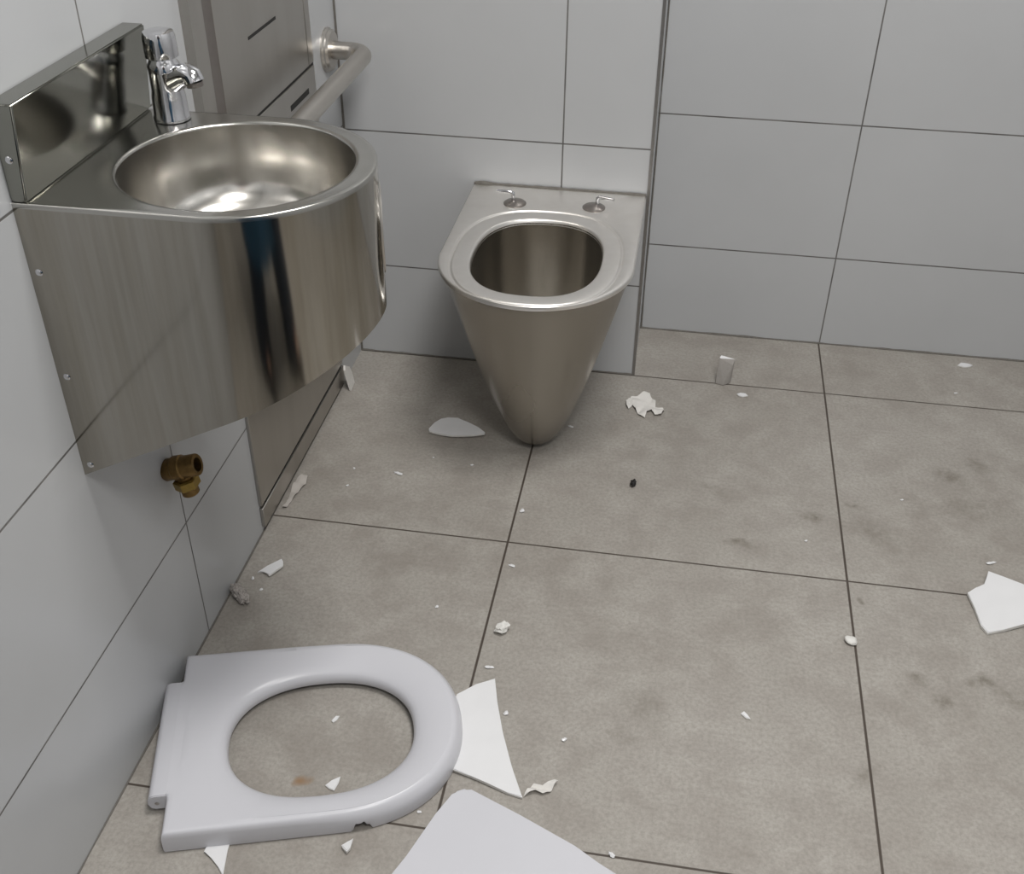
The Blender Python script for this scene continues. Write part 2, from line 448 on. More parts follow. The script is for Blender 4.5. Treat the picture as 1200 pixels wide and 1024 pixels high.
# tap
TX, TY = 0.060, -0.851
tap = empty('push_tap', (TX, TY, ZD + .0008), 'small chrome push tap standing on the corner of the steel sink', 'tap')
bm = bmesh.new()
add_lathe(bm, (TX, TY, ZD + .0008), (0, 0, 1), [(.0225, 0), (.0225, .003), (.0212, .006), (.0205, .028), (.0190, .036), (.0190, .058), (.0195, .066), (.0170, .070), (.0155, .074)], 40)
link_bm('tap_body', bm, M['chrome'], tap)
bm = bmesh.new()
add_tube(bm, [(TX + .004, TY, .883), (TX + .016, TY - .004, .890), (TX + .026, TY - .007, .8955), (TX + .034, TY - .0095, .8975), (TX + .0395, TY - .011, .8955), (TX + .042, TY - .012, .889)], [.015, .0145, .0138, .0132, .0128, .0125], 24)
link_bm('spout', bm, M['chrome'], tap, angle=50)
bm = bmesh.new()
add_tube(bm, [(TX + .0418, TY - .012, .890), (TX + .0424, TY - .012, .8845)], [.0105, .0105], 20)
link_bm('aerator', bm, M['dark_metal'], tap)
lathe('push_knob', (TX, TY, 0.9125), (0, 0, 1), [(.0165, 0), (.0198, .002), (.0200, .010), (.0195, .026), (.0178, .031), (.013, .0325), (0, .033)], M['chrome'], tap, 40)

# brass stub valve under the sink
vb = empty('stop_valve', (0.0, -0.938, 0.352), 'tarnished brass pipe stub with a fitting sticking out of the wall below the sink', 'valve')
ax = Vector((1, 0.05, 0.30)).normalized()
o = Vector((0, -0.940, 0.350))
bm = bmesh.new()
add_lathe(bm, o, ax, [(.013, -.004), (.0165, .001), (.0165, .014), (.0185, .016), (.0185, .028), (.0165, .030), (.0165, .050), (.0155, .052), (.0105, .052), (.0100, .040), (0, .040)], 28)
link_bm('pipe_stub', bm, M['brass'], vb)
bm = bmesh.new(); add_lathe(bm, o + ax * .0405, ax, [(0, 0), (.0094, 0.0004)], 24, cap=False)
link_bm('bore', bm, M['black'], vb)
d2 = Vector((0.22, -0.02, -1)).normalized(); o2 = o + ax * .026 + Vector((0, 0, -.010))
lathe('neck', o2, d2, [(.0115, 0), (.0115, .014)], M['brass'], vb, 24)
lathe('hex_nut', o2 + d2 * .009, d2, [(.0160, 0), (.0190, .002), (.0190, .014), (.0160, .016)], M['brass_bright'], vb, 6, angle=20)
lathe('nozzle', o2 + d2 * .024, d2, [(.0130, 0), (.0130, .011), (.0110, .013), (.006, .013)], M['brass'], vb, 24)

# ------------------------------------------------------------------ steel wall unit
PY0, PY1, PT = -0.660, -0.158, 0.006
unit = empty('steel_wall_unit', (0, -.41, 0.012), 'tall brushed steel dispenser and bin unit set in the wall behind the sink', 'dispenser')
bm = bmesh.new()
add_box(bm, (0, PY0, 0.060), (PT, PY1, 0.698), 0.001, 1)
link_bm('bin_front', bm, M['steel_panel'], unit)
bm = bmesh.new()
add_box(bm, (0, PY0, 0.012), (PT + .001, PY1, 0.054), 0.001, 1)
link_bm('kick_plate', bm, M['steel_panel'], unit)
box('bottom_slot', (0, PY0 + .02, 0.0535), (PT - .0015, PY1 - .01, 0.061), M['black'], unit)
# frame strip and bevelled channel
bm = bmesh.new()
def prof_strip(bm, pr, z0, z1):
    a = [bm.verts.new((x, y, z0)) for x, y in pr]; b = [bm.verts.new((x, y, z1)) for x, y in pr]
    for i in range(len(pr) - 1): bm.faces.new((a[i], a[i + 1], b[i + 1], b[i]))
prof_strip(bm, [(0, PY0), (.014, PY0), (.014, PY0 + .042)], 0.702, 1.9)
link_bm('frame', bm, M['steel_panel'], unit, angle=20)
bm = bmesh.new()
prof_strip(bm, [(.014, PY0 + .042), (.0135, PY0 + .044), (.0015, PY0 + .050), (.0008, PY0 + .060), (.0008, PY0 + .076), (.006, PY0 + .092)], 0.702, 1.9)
link_bm('channel', bm, M['dark_metal'], unit, angle=60)  # darker metal than the frame puts the groove's shade into its colour
bm = bmesh.new()
add_box(bm, (0, PY0 + .092, 0.703), (PT, PY1 - .028, 1.9), 0.001, 1)
link_bm('dispenser_door', bm, M['steel_panel'], unit)
bm = bmesh.new()
add_box(bm, (0, PY1 - .026, 0.703), (PT, PY1, 1.9), 0.001, 1)
link_bm('side_strip', bm, M['steel_panel'], unit)
box('seam', (0, PY0 + .092, 0.6975), (.0045, PY1, 0.7035), M['black'], unit)
box('level_slot', (PT - .001, -0.450, 0.8205), (PT + .0004, -0.325, 0.8255), M['black'], unit)
box('dark_reflection', (PT - .001, -0.30, 0.658), (PT + .0004, -0.20, 0.668), M['black'], unit)  # black strip stands in for a dark reflection in the panel

# ------------------------------------------------------------------ grab bar
bar = empty('grab_bar', (0, -0.058, 0.697), 'satin steel grab bar fixed to the left wall beside the steel unit', 'grab rail')
BR, BX = 0.0165, 0.079
pts = [Vector((0.006, -0.062, .697)), Vector((0.040, -0.062, .697))]
pts += arc((BX - .035, -0.097, .697), (0, .035, 0), (.035, 0, 0), 0.05, math.pi / 2, 10)
pts += [Vector((BX, -0.097 - i * (.68 - .097) / 10, .697)) for i in range(1, 11)]
pts += arc((BX - .035, -0.680, .697), (.035, 0, 0), (0, -.035, 0), 0.1, math.pi / 2, 10)
pts += [Vector((0.006, -0.715, .697))]
bm = bmesh.new(); add_tube(bm, pts, BR, 24)
link_bm('tube', bm, M['steel_tube'], bar, angle=60)
for y in (-0.062, -0.715):
    lathe('flange', (0.0, y, .697), (1, 0, 0), [(.041, 0), (.041, .003), (.038, .006), (.038, .009), (.034, .013), (.020, .0135)], M['steel_tube'], bar, 48)

# ------------------------------------------------------------------ steel toilet
TC = 0.4475; HW = 0.1765; ZT = 0.427; FY = -0.505
toilet = empty('steel_toilet', (TC, -0.20, 0.0), 'seatless stainless steel toilet pan tapering down to the floor', 'toilet')
def d_sec(hw, L, n_side=8, na=32, rf=1.0):
    """D outline: from wall corner left, round the front, to wall corner right; front at y=-L"""
    r = hw; rl = min(L - 0.002, hw * rf)
    pts = []
    for i in range(n_side): pts.append((TC - hw, -0.0 - (L - rl) * i / n_side))
    for i in range(na + 1):
        a = math.pi + math.pi * i / na
        pts.append((TC + hw * math.cos(a), -(L - rl) + rl * math.sin(a)))
    for i in range(n_side): pts.append((TC + hw, -(L - rl) * (1 - (i + 1) / n_side)))
    return pts
secs = [(0.0, .018, .300), (0.006, .027, .312), (0.015, .036, .324), (0.03, .048, .338), (0.06, .064, .356), (.10, .079, .375), (.15, .0965, .396),
        (.20, .112, .415), (.25, .1265, .434), (.30, .140, .452), (.35, .1535, .470), (.39, .164, .486), (.410, .1715, .496), (.419, .176, .5035)]
bm = bmesh.new(); G = []
for z, hw, L in secs:
    G.append([bm.verts.new((x, y, z)) for x, y in d_sec(hw, L)])
for a, b in zip(G, G[1:]):
    for i in range(len(a) - 1): bm.faces.new((a[i], a[i + 1], b[i + 1], b[i]))
bm.faces.new(G[0])
pan = link_bm('pan_body', bm, M['steel_toilet'], toilet, angle=70)
# top deck with rolled edge, groove and hole
OPC = (TC - .001, -0.307); OA, OB = 0.1165, 0.154
def op_pt(t, grow=0.0, ex=2.35):
    c, s = math.cos(t), math.sin(t)
    x = (OA + grow) * math.copysign(abs(c) ** (2 / ex), c); y = (OB + grow) * math.copysign(abs(s) ** (2 / ex), s)
    return (OPC[0] + x, OPC[1] + y)
def ray_to(poly, c, d):
    best = None
    for i in range(len(poly)):
        ax_, ay = poly[i]; bx, by = poly[(i + 1) % len(poly)]
        ex, ey = bx - ax_, by - ay
        den = d[0] * ey - d[1] * ex
        if abs(den) < 1e-12: continue
        t = ((ax_ - c[0]) * ey - (ay - c[1]) * ex) / den
        u = ((ax_ - c[0]) * d[1] - (ay - c[1]) * d[0]) / den
        if t > 0 and -1e-6 <= u <= 1 + 1e-6 and (best is None or t < best): best = t
    return (c[0] + d[0] * best, c[1] + d[1] * best)
def out_poly(off):
    p = d_sec(HW - off, -FY - off, na=96)
    return [(x, y) for x, y in p]
bm = bmesh.new()
NA = 160
angs = [2 * math.pi * i / NA for i in range(NA)]
# snap to the two wall corners
for sx in (-1, 1):
    a = math.atan2(0 - OPC[1], (TC + sx * HW) - OPC[0]) % (2 * math.pi)
    k = min(range(NA), key=lambda i: abs(angs[i] - a)); angs[k] = a
rings = []
for off, dz in ((0.0, -.0085), (0.0, -.0025), (0.0008, -.0007), (0.0028, 0.0)):
    P = out_poly(off)
    rings.append([bm.verts.new((*ray_to(P, OPC, (math.cos(a), math.sin(a))), ZT + dz)) for a in angs])
def op_ring(grow, dz, ex=2.35):
    poly = [op_pt(2 * math.pi * i / 240, grow, ex) for i in range(240)]
    rings.append([bm.verts.new((*ray_to(poly, OPC, (math.cos(a), math.sin(a))), ZT + dz)) for a in angs])
for g, dz in ((.0405, 0.0), (.0390, -.0006), (.0378, -.0026), (.0360, -.0032), (.0342, -.0026), (.0330, -.0012), (.0315, -.0008), (.006, -.0014), (.003, -.002), (.001, -.004), (-.0005, -.012)):
    op_ring(g, dz, 2.5)
for a, b in zip(rings, rings[1:]):
    for i in range(NA): bm.faces.new((a[i], a[(i + 1) % NA], b[(i + 1) % NA], b[i]))
link_bm('rim_deck', bm, M['steel_rim'], toilet, angle=55)
# bowl interior
bm = bmesh.new(); rings = []
for k, dz in ((0.998, -.008), (1.0, -.016), (1.0, -.04), (.985, -.07), (.95, -.11), (.88, -.155), (.77, -.195), (.62, -.225), (.45, -.245), (.27, -.256), (.1, -.260)):
    rings.append([bm.verts.new((OPC[0] + (op_pt(t, 0, 2.5)[0] - OPC[0]) * k, OPC[1] + .03 * (1 - k) + (op_pt(t, 0, 2.5)[1] - OPC[1]) * k * (1.0 if math.sin(t) > 0 else (.8 + .2 * k)), ZT + dz)) for t in [2 * math.pi * i / 120 for i in range(120)]])
for a, b in zip(rings, rings[1:]):
    for i in range(120): bm.faces.new((a[i], a[(i + 1) % 120], b[(i + 1) % 120], b[i]))
bm.faces.new(rings[-1])
link_bm('bowl', bm, M['steel_pan'], toilet, angle=60)
# leftover hinge fittings
for hx, hy, s in ((0.3695, -0.090, -1), (0.5255, -0.083, 1)):
    h = lathe('hinge_fitting', (hx, hy, ZT - .0005), (0, 0, 1), [(.0225, 0), (.0225, .002), (.019, .0045), (.012, .006), (.008, .0075), (0, .0085)], M['dark_metal'], toilet, 32)
    h['label'] = 'dull metal hinge disc with a bent pin'
    px = hx + s * .006 if s > 0 else hx - .004
    bm = bmesh.new()
    ends = (px + s * .033, hy + (-.006 if s > 0 else .004), ZT + .022)
    add_tube(bm, [(px, hy + .003, ZT + .004), (px, hy + .003, ZT + .014), (px + s * .001, hy + .003, ZT + .0195), (px + s * .004, hy + .003, ZT + .022), ends], [.004, .004, .004, .0037, .003], 12)
    p = link_bm('hinge_pin', bm, M['chrome'], None, angle=60)
    p.parent = h; p.location = -(Vector(h.location) + toilet.location) if False else (0, 0, 0)
    h_par_off = toilet.location
# sealant bead along the wall
bm = bmesh.new()
pts = [Vector((.271 + .352 * i / 70, -0.003, ZT + .001)) for i in range(71)]
add_tube(bm, pts, [.0022 + .0018 * max(0, noise.noise(p * 60)) + (.003 if i < 8 else 0) * math.sin(min(i, 8) / 8 * math.pi) for i, p in enumerate(pts)], 8)
link_bm('sealant_bead', bm, M['sealant'], toilet)

# ------------------------------------------------------------------ white toilet seat on the floor
ST = math.radians(17); SO = Vector((0.007, -1.010, 0.0))
def sw(u, v, z): return Vector((SO.x + u * math.cos(ST) - v * math.sin(ST), SO.y + u * math.sin(ST) + v * math.cos(ST), z))
seat = empty('toilet_seat', sw(.2, -.155, 0), 'detached white plastic toilet seat ring lying on the floor against the left wall', 'toilet seat')
VC = -0.1565
def seat_outer():
    P = []
    hw = 0.1615; us = .235; ux = .413
    P.append((0.0, VC + hw))
    for i in range(1, 12): P.append((us * i / 12, VC + hw))
    for i in range(0, 61):
        a = math.pi / 2 - math.pi * i / 60
        e = 2.15; c, s = math.cos(a), math.sin(a)
        P.append((us + (ux - us) * abs(c) ** (2 / e), VC + hw * math.copysign(abs(s) ** (2 / e), s)))
    for i in range(1, 13): P.append((us * (1 - i / 12), VC - hw))
    return P
SOUT = seat_outer()
SC = (0.208, -0.1635)
def seat_hole(t):
    c, s = math.cos(t), math.sin(t); e = 2.25
    return (SC[0] + .134 * math.copysign(abs(c) ** (2 / e), c), SC[1] + .1075 * math.copysign(abs(s) ** (2 / e), s))
SIN = [seat_hole(2 * math.pi * i / 300) for i in range(300)]
NS = 280
angs = [2 * math.pi * i / NS for i in range(NS)]
for cor in (SOUT[0], SOUT[-1]):
    a = math.atan2(cor[1] - SC[1], cor[0] - SC[0]) % (2 * math.pi)
    k = min(range(NS), key=lambda i: abs(angs[i] - a)); angs[k] = a
bm = bmesh.new(); cols = []
for a in angs:
    d = (math.cos(a), math.sin(a))
    po = ray_to(SOUT, SC, d); pi_ = ray_to(SIN, SC, d)
    L = math.hypot(po[0] - pi_[0], po[1] - pi_[1])
    # notch bitten out of the lower edge on the near side
    nu = (po[0] - .262) / .013
    notch = 0.0
    if po[1] < VC - .10 and abs(nu) < 1: notch = 0.017 * (1 - abs(nu) ** 3) * (1 + .3 * math.sin(9 * nu))
    jag = notch
    prof = []
    crest = 0.0400
    # distance from hole edge -> height (top), then outer side, then hollow underside
    def hz(dist):
        x = dist / min(L, .085)
        x = max(0, min(1, x))
        return x
    w0 = min(L * .80, 0.062)
    for f, z in ((0, .013), (0, .019), (.03, .0245), (.09, .0285), (.2, .0320), (.38, .0352), (.6, .0377), (.8, .0389), (1, .0394)):
        prof.append((w0 * f, z))
    L0 = L - .0125
    prof.append((w0 + (L0 - w0) * .5, .0394)); prof.append((L0, .0392)); prof.append((L - .0090, .0382))
    g = max(0.0, min(1.0, (po[0] - .14) / .2)); g = g * g * (3 - 2 * g)
    lp = lambda p, q: (p[0] + (q[0] - p[0]) * g, p[1] + (q[1] - p[1]) * g)
    prof[-1] = (L - .0090 + .003 * (1 - g), .0382 + .0008 * (1 - g))
    prof += [lp((L - .0032, .0378), (L - .0055, .0345)), lp((L - .0010, .0350), (L - .0015, .029)), lp((L + .0005, .029), (L + .0008, .020)), (L + .001, .008 + jag * .6), (L, .0015 + jag), (L - .003, .001 + jag), (L - .004, .012 + jag * .3), (L - .006, .024), (L * .5, .028), (.006, .018), (.003, .010), (.001, .0100)]
    if po[0] < .002 and abs(po[1] + .1525) < .1035:      # no rounding where the hinge block joins
        prof = [(r, .0390 if (r > L - .014 and z > .028) else z) for r, z in prof]
    cols.append([bm.verts.new(sw(pi_[0] + d[0] * r, pi_[1] + d[1] * r, z + 0.0005)) for r, z in prof])
for i in range(NS):
    a, b = cols[i], cols[(i + 1) % NS]
    for k in range(len(a)):
        kk = (k + 1) % len(a)
        bm.faces.new((a[k], b[k], b[kk], a[kk]))
link_bm('seat_ring', bm, M['seat'], seat, angle=50)
# hinge block at the rear
bm = bmesh.new()
prof = [(0.004, .0390), (-.017, .0388), (-.0225, .0365), (-.026, .030), (-.027, .022), (-.024, .014), (-.018, .011), (0.004, .011)]
A_ = [bm.verts.new(sw(u, -.050, z)) for u, z in prof]; B_ = [bm.verts.new(sw(u, -.255, z)) for u, z in prof]
for i in range(len(prof)):
    k = (i + 1) % len(prof); bm.faces.new((A_[i], A_[k], B_[k], B_[i]))
bm.faces.new(A_[::-1]); bm.faces.new(B_)
bmesh.ops.bevel(bm, geom=[e for e in bm.edges if abs((e.verts[0].co - e.verts[1].co).length) < .03], offset=.0012, segments=2, affect='EDGES')
hb = link_bm('hinge_block', bm, M['seat'], seat, angle=50)
for v in (-.0497, -.2553):
    bm = bmesh.new(); p = sw(-.0145, v, .0235); dr = (sw(0, 1, 0) - sw(0, 0, 0)) * (1 if v > -.1 else -1)
    add_lathe(bm, p, dr, [(0, 0), (.0032, 0.0002)], 16, cap=False)
    hh = link_bm('pin_hole', bm, M['grey_crumb'], None); hh.parent = hb; hh.location = (0, 0, 0)

# ------------------------------------------------------------------ broken pieces
def slab(name, pts, th, label, cat, mats, z0=0.0008, tilt=(0, 0), bev=0.0012, group=None, jag=0.0):
    """broken flat piece; pts = its outline on the floor, thickness th; tilt raises it in x / y (slope)"""
    cx = sum(p[0] for p in pts) / len(pts); cy = sum(p[1] for p in pts) / len(pts)
    pp = []
    for i in range(len(pts)):
        a = Vector(pts[i]); b = Vector(pts[(i + 1) % len(pts)])
        n = max(1, int((b - a).length / .012)) if jag else 1
        for k in range(n):
            q = a.lerp(b, k / n)
            if k and jag: q = q + Vector((random.uniform(-1, 1), random.uniform(-1, 1))) * jag
            pp.append(q)
    ztilt = lambda x, y: tilt[0] * (x - cx) + tilt[1] * (y - cy)
    zmin = min(ztilt(*p) for p in pp)
    bm = bmesh.new()
    A = [bm.verts.new((p[0], p[1], z0 + ztilt(*p) - zmin)) for p in pp]
    B = [bm.verts.new((p[0], p[1], z0 + th + ztilt(*p) - zmin)) for p in pp]
    n = len(pp)
    bm.faces.new(A[::-1]); top = bm.faces.new(B)
    for i in range(n):
        f = bm.faces.new((A[i], A[(i + 1) % n], B[(i + 1) % n], B[i])); f.material_index = len(mats) - 1
    if bev: bmesh.ops.bevel(bm, geom=list(top.edges), offset=min(bev, th * .3), segments=2, affect='EDGES')
    o = link_bm(name, bm, mats, None, angle=35, loc=(cx, cy, 0))
    return tag(o, label, cat, group)
SH = [M['shard'], M['porcelain_edge']]
# wedge shaped shard right of the seat, slid under its edge
slab('lid_shard', [(.432, -1.105), (.420, -1.04), (.430, -.984), (.455, -.960), (.4815, -.9418), (.494, -.99), (.512, -1.045), (.534, -1.10), (.558, -1.150), (.535, -1.146), (.505, -1.136), (.478, -1.128), (.452, -1.122)], .005,
     'white curved triangular shard poking out from the right end of the toilet seat', 'shard', SH, tilt=(-.03, 0))
# large lid piece at the bottom edge
slab('lid_fragment', [(.4615, -1.170), (.467, -1.160), (.476, -1.155), (.487, -1.158), (.56, -1.187), (.64, -1.222), (.70, -1.252), (.79, -1.325), (.85, -1.40), (.86, -1.50), (.80, -1.60), (.66, -1.66), (.50, -1.64), (.38, -1.53), (.355, -1.45), (.362, -1.40), (.392, -1.345), (.422, -1.275), (.446, -1.205)], .016,
     'largest white lid piece with a rounded corner at the bottom edge of the photo', 'lid piece', [M['seat']], bev=.006)
slab('lid_shard', [(1.245, -.6138), (1.262, -.598), (1.277, -.590), (1.2893, -.5537), (1.318, -.568), (1.3453, -.5813), (1.40, -.60), (1.40, -.648), (1.3257, -.676), (1.290, -.694), (1.2625, -.705), (1.255, -.69), (1.251, -.650)], .006,
     'white five-sided shard on the floor at the right edge of the photo', 'shard', SH, tilt=(.02, .03))
slab('lid_shard', [(.2262, -.292), (.233, -.268), (.243, -.252), (.2566, -.2451), (.278, -.2435), (.284, -.250), (.3032, -.257), (.327, -.272), (.3440, -.2890), (.3435, -.293), (.322, -.302), (.300, -.307), (.278, -.3105), (.255, -.3085), (.238, -.3050), (.2285, -.3010)], .005,
     'white teardrop shard lying left of the steel toilet foot', 'shard', SH, tilt=(.02, -.03))
slab('lid_shard', [(.0297, -.7694), (.041, -.752), (.0611, -.7316), (.066, -.738), (.070, -.7492), (.062, -.763), (.054, -.776), (.046, -.769), (.040, -.7665)], .004,
     'small white angular shard on the floor below the steel wall unit', 'shard', SH, tilt=(.1, 0))
slab('lid_shard', [(.152, -1.275), (.18, -1.270), (.1815, -1.2965), (.1896, -1.335), (.178, -1.323), (.165, -1.312), (.1514, -1.306)], .003,
     'small pointed white shard sticking out under the near side of the toilet seat', 'shard', SH)
slab('lid_shard', [(.279, -1.1755), (.2855, -1.166), (.296, -1.1575), (.2965, -1.168), (.294, -1.182), (.286, -1.180)], .003,
     'small white triangular chip inside the seat opening beside its near rim', 'shard', SH)
slab('lid_shard', [(.2535, -1.0625), (.2575, -1.0525), (.263, -1.0515), (.261, -1.060), (.257, -1.065)], .003,
     'tiny white chip in the middle of the seat opening', 'shard', SH)
slab('lid_shard', [(.330, -1.2665), (.337, -1.2615), (.3435, -1.2555), (.3435, -1.270), (.3405, -1.276), (.334, -1.271)], .006,
     'small white triangular chip in front of the notch in the toilet seat', 'shard', SH, tilt=(.2, 0))
slab('lid_shard', [(.861, -.9435), (.866, -.938), (.871, -.9435), (.8755, -.9515), (.869, -.951)], .003,
     'small white chip alone in the middle of the large right floor tile', 'shard', SH)
slab('lid_shard', [(.856, -.043), (.864, -.037), (.875, -.038), (.880, -.046), (.869, -.052), (.860, -.049)], .003,
     'small white chip just in front of the upright fragment', 'shard', SH)
slab('lid_shard', [(1.352, .166), (1.361, .178), (1.374, .176), (1.386, .172), (1.379, .165), (1.366, .160)], .004,
     'white chip near the foot of the recessed wall at upper right', 'shard', SH)
# upright fragment leaning by the floor joint
def hull(name, pts, label, cat, mat, loc):
    bm = bmesh.new()
    vs = [bm.verts.new(p) for p in pts]
    r = bmesh.ops.convex_hull(bm, input=vs)
    bmesh.ops.delete(bm, geom=list({g for g in r['geom_interior'] if isinstance(g, bmesh.types.BMVert)}), context='VERTS')
    bmesh.ops.bevel(bm, geom=list(bm.edges), offset=.0008, segments=1, affect='EDGES')
    bm.normal_update()
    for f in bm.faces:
        if f.normal.z < .6: f.material_index = 1  # shade painted in: sides get a greyer colour than the top
    return tag(link_bm(name, bm, [mat, M['shaded_side']], None, angle=30, loc=loc), label, cat)
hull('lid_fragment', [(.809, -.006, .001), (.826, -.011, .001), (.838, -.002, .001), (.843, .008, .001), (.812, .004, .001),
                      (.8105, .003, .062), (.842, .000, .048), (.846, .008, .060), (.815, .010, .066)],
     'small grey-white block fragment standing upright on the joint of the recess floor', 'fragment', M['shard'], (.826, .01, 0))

def crumb(name, loc, size, mat, label, rot=0, seed=0, cat='crumb', sub=3, amp=.35, fr=1.3, group=None):
    bm = bmesh.new()
    bmesh.ops.create_icosphere(bm, subdivisions=sub, radius=1)
    for v in bm.verts:
        n = noise.noise(v.co * fr + Vector((seed * 3.1, seed, 0)))
        v.co *= 1 + amp * n
        v.co = Vector((v.co.x * size[0], v.co.y * size[1], v.co.z * size[2]))
        c, s = math.cos(rot), math.sin(rot)
        v.co = Vector((v.co.x * c - v.co.y * s, v.co.x * s + v.co.y * c, v.co.z))
    zm = min(v.co.z for v in bm.verts)
    for v in bm.verts: v.co.z -= zm + .0002
    for v in bm.verts: v.co.z = max(v.co.z, 0)
    for v in bm.verts: v.co += Vector(loc)
    o = link_bm(name, bm, mat, None, angle=45, loc=loc)
    return tag(o, label, cat, group)
crumb('plaster_crumb', (0.0235, -.8335, .0003), (.026, .0105, .011), M['grey_crumb'], 'speckled grey crumbly stub lying against the foot of the left wall', rot=-.75, seed=2, amp=.30, fr=3.4, sub=4)
crumb('plaster_crumb', (.4745, -.833, .0003), (.0125, .0085, .0085), M['porcelain_edge'], 'white chunky crumb beside the floor joint below the steel toilet', rot=.75, seed=5, cat='crumb', amp=.5, fr=1.9)
crumb('plaster_crumb', (1.0385, -.7605, .0003), (.0105, .008, .005), M['porcelain_edge'], 'white crumb sitting on the right floor joint', rot=-.6, seed=9)
crumb('dirt_lump', (.6573, -.4028, .0003), (.0055, .0095, .005), M['black'], 'small black lump of dirt on the floor right of the steel toilet', rot=-.15, seed=4, cat='dirt', amp=.5, fr=2)

def sheet(name, outline, label, cat, height, seed=0, freq=30, loc=None, mat=None, res=.0045, thick=.0008, zf=None):
    """crumpled scrap of paper: a filled outline resampled on a grid and creased"""
    xs = [p[0] for p in outline]; ys = [p[1] for p in outline]
    cx, cy = sum(xs) / len(xs), sum(ys) / len(ys)
    bm = bmesh.new()
    vs = [bm.verts.new((x, y, 0)) for x, y in outline]
    f = bm.faces.new(vs)
    for axis, lo, hi in ((0, min(xs), max(xs)), (1, min(ys), max(ys))):
        k = lo + res
        while k < hi:
            pl = [0, 0, 0]; pl[axis] = k; no = [0, 0, 0]; no[axis] = 1
            bmesh.ops.bisect_plane(bm, geom=bm.verts[:] + bm.edges[:] + bm.faces[:], plane_co=pl, plane_no=no)
            k += res
    bmesh.ops.triangulate(bm, faces=bm.faces[:])
    for v in bm.verts:
        n = abs(noise.noise(Vector((v.co.x * freq, v.co.y * freq, seed * 7.3)))) * 2 + .5 * abs(noise.noise(Vector((v.co.x * freq * 2.7, v.co.y * freq * 2.7, seed))))
        v.co.z = n * height + .0012 + (zf(v.co.x - cx, v.co.y - cy) if zf else 0)
    ret = bmesh.ops.solidify(bm, geom=bm.faces[:], thickness=thick)
    zm = min(v.co.z for v in bm.verts)
    for v in bm.verts: v.co.z -= zm - .0005
    o = link_bm(name, bm, mat or M['paper'], None, angle=25, loc=(cx, cy, 0))
    return tag(o, label, cat)
sheet('paper_scrap', [(.6205, -.113), (.630, -.094), (.643, -.092), (.655, -.080), (.668, -.074), (.672, -.088), (.683, -.104), (.684, -.126), (.700, -.127), (.704, -.137), (.698, -.156), (.684, -.157), (.676, -.142), (.667, -.150), (.664, -.170), (.650, -.160), (.642, -.142), (.635, -.128), (.628, -.142), (.6225, -.135)],
      'torn crumpled white paper scrap on the floor right of the steel toilet', 'paper scrap', .007, 3)
sheet('paper_scrap', [(.559, -1.147), (.566, -1.130), (.570, -1.125), (.583, -1.125), (.598, -1.113), (.604, -1.114), (.599, -1.124), (.595, -1.133), (.585, -1.139), (.575, -1.137), (.567, -1.141)],
      'small curled white paper strip right of the curved triangular shard', 'paper scrap', .005, 6, zf=lambda x, y: .006 * abs(math.sin(y * 180)))
sheet('paper_scrap', [(.010, -.512), (.016, -.487), (.030, -.490), (.033, -.512), (.028, -.535), (.024, -.560), (.020, -.587), (.013, -.590), (.015, -.560), (.012, -.535)],
      'limp white tissue scrap on the floor in front of the steel wall unit', 'paper scrap', .007, 8, mat=plain('damp_tissue', (.46, .43, .40), .8))
# scrap standing against the wall at the end of the kick plate
bm = bmesh.new()
o8 = [(-.018, .001), (-.019, .018), (-.0165, .035), (-.018, .052), (-.004, .056), (.006, .048), (.012, .030), (.017, .012), (.016, .001)]
for lay in (0, 1):
    vs = []
    for u, z in o8: vs.append(bm.verts.new((.012 + .18 * (.05 - z) + .004 * lay + .003 * math.sin(u * 200), -.158 + u, z)))
    bm.faces.new(vs if lay else vs[::-1])
bm.verts.ensure_lookup_table(); n = len(o8)
for i in range(n): bm.faces.new((bm.verts[i], bm.verts[(i + 1) % n], bm.verts[n + (i + 1) % n], bm.verts[n + i]))
tag(link_bm('paper_scrap', bm, M['paper'], None, angle=25, loc=(.018, -.158, 0)), 'white scrap propped upright against the wall at the far end of the steel unit', 'paper scrap')

# tiny specks that nothing tells apart
specks = [(.5145, -.228, .006, .003), (.458, -.5201, .005, .006), (.464, -.6734, .003, .008), (.201, -.4474, .009, .004), (.4671, -.9154, .007, .004), (.6897, -1.217, .005, .004),
          (.6025, -1.0373, .004, .004), (1.3011, -.52, .009, .004), (1.3294, .0467, .004, .003), (.1132, -.5016, .003, .003), (.1109, -.4464, .003, .003), (.3372, -.395, .003, .003),
          (.3561, -.7964, .003, .004), (.0505, -.8075, .003, .004), (.3016, -.012, .004, .003), (.5095, -1.0027, .004, .005), (.2566, -.3832, .002, .002), (.42, -1.195, .003, .003),
          (1.1671, -.3613, .003, .003), (.0265, -.783, .004, .003), (.33, -.12, .003, .003), (.98, -.515, .003, .003)]
src = None
for i, (x, y, a, b) in enumerate(specks):
    if src is None:
        src = crumb('white_speck', (0, 0, 0), (1, .8, .6), M['shard'], 'tiny white speck of broken plastic scattered on the grey floor tiles', seed=3, cat='speck', sub=2, amp=.6, fr=1.6, group='tiny white specks on the floor')
        o = src
    else:
        o = src.copy(); col.objects.link(o)
    o.location = (x, y, .0003); o.scale = (a, b, min(a, b) * .7); o.rotation_euler = (0, 0, random.uniform(0, 3))

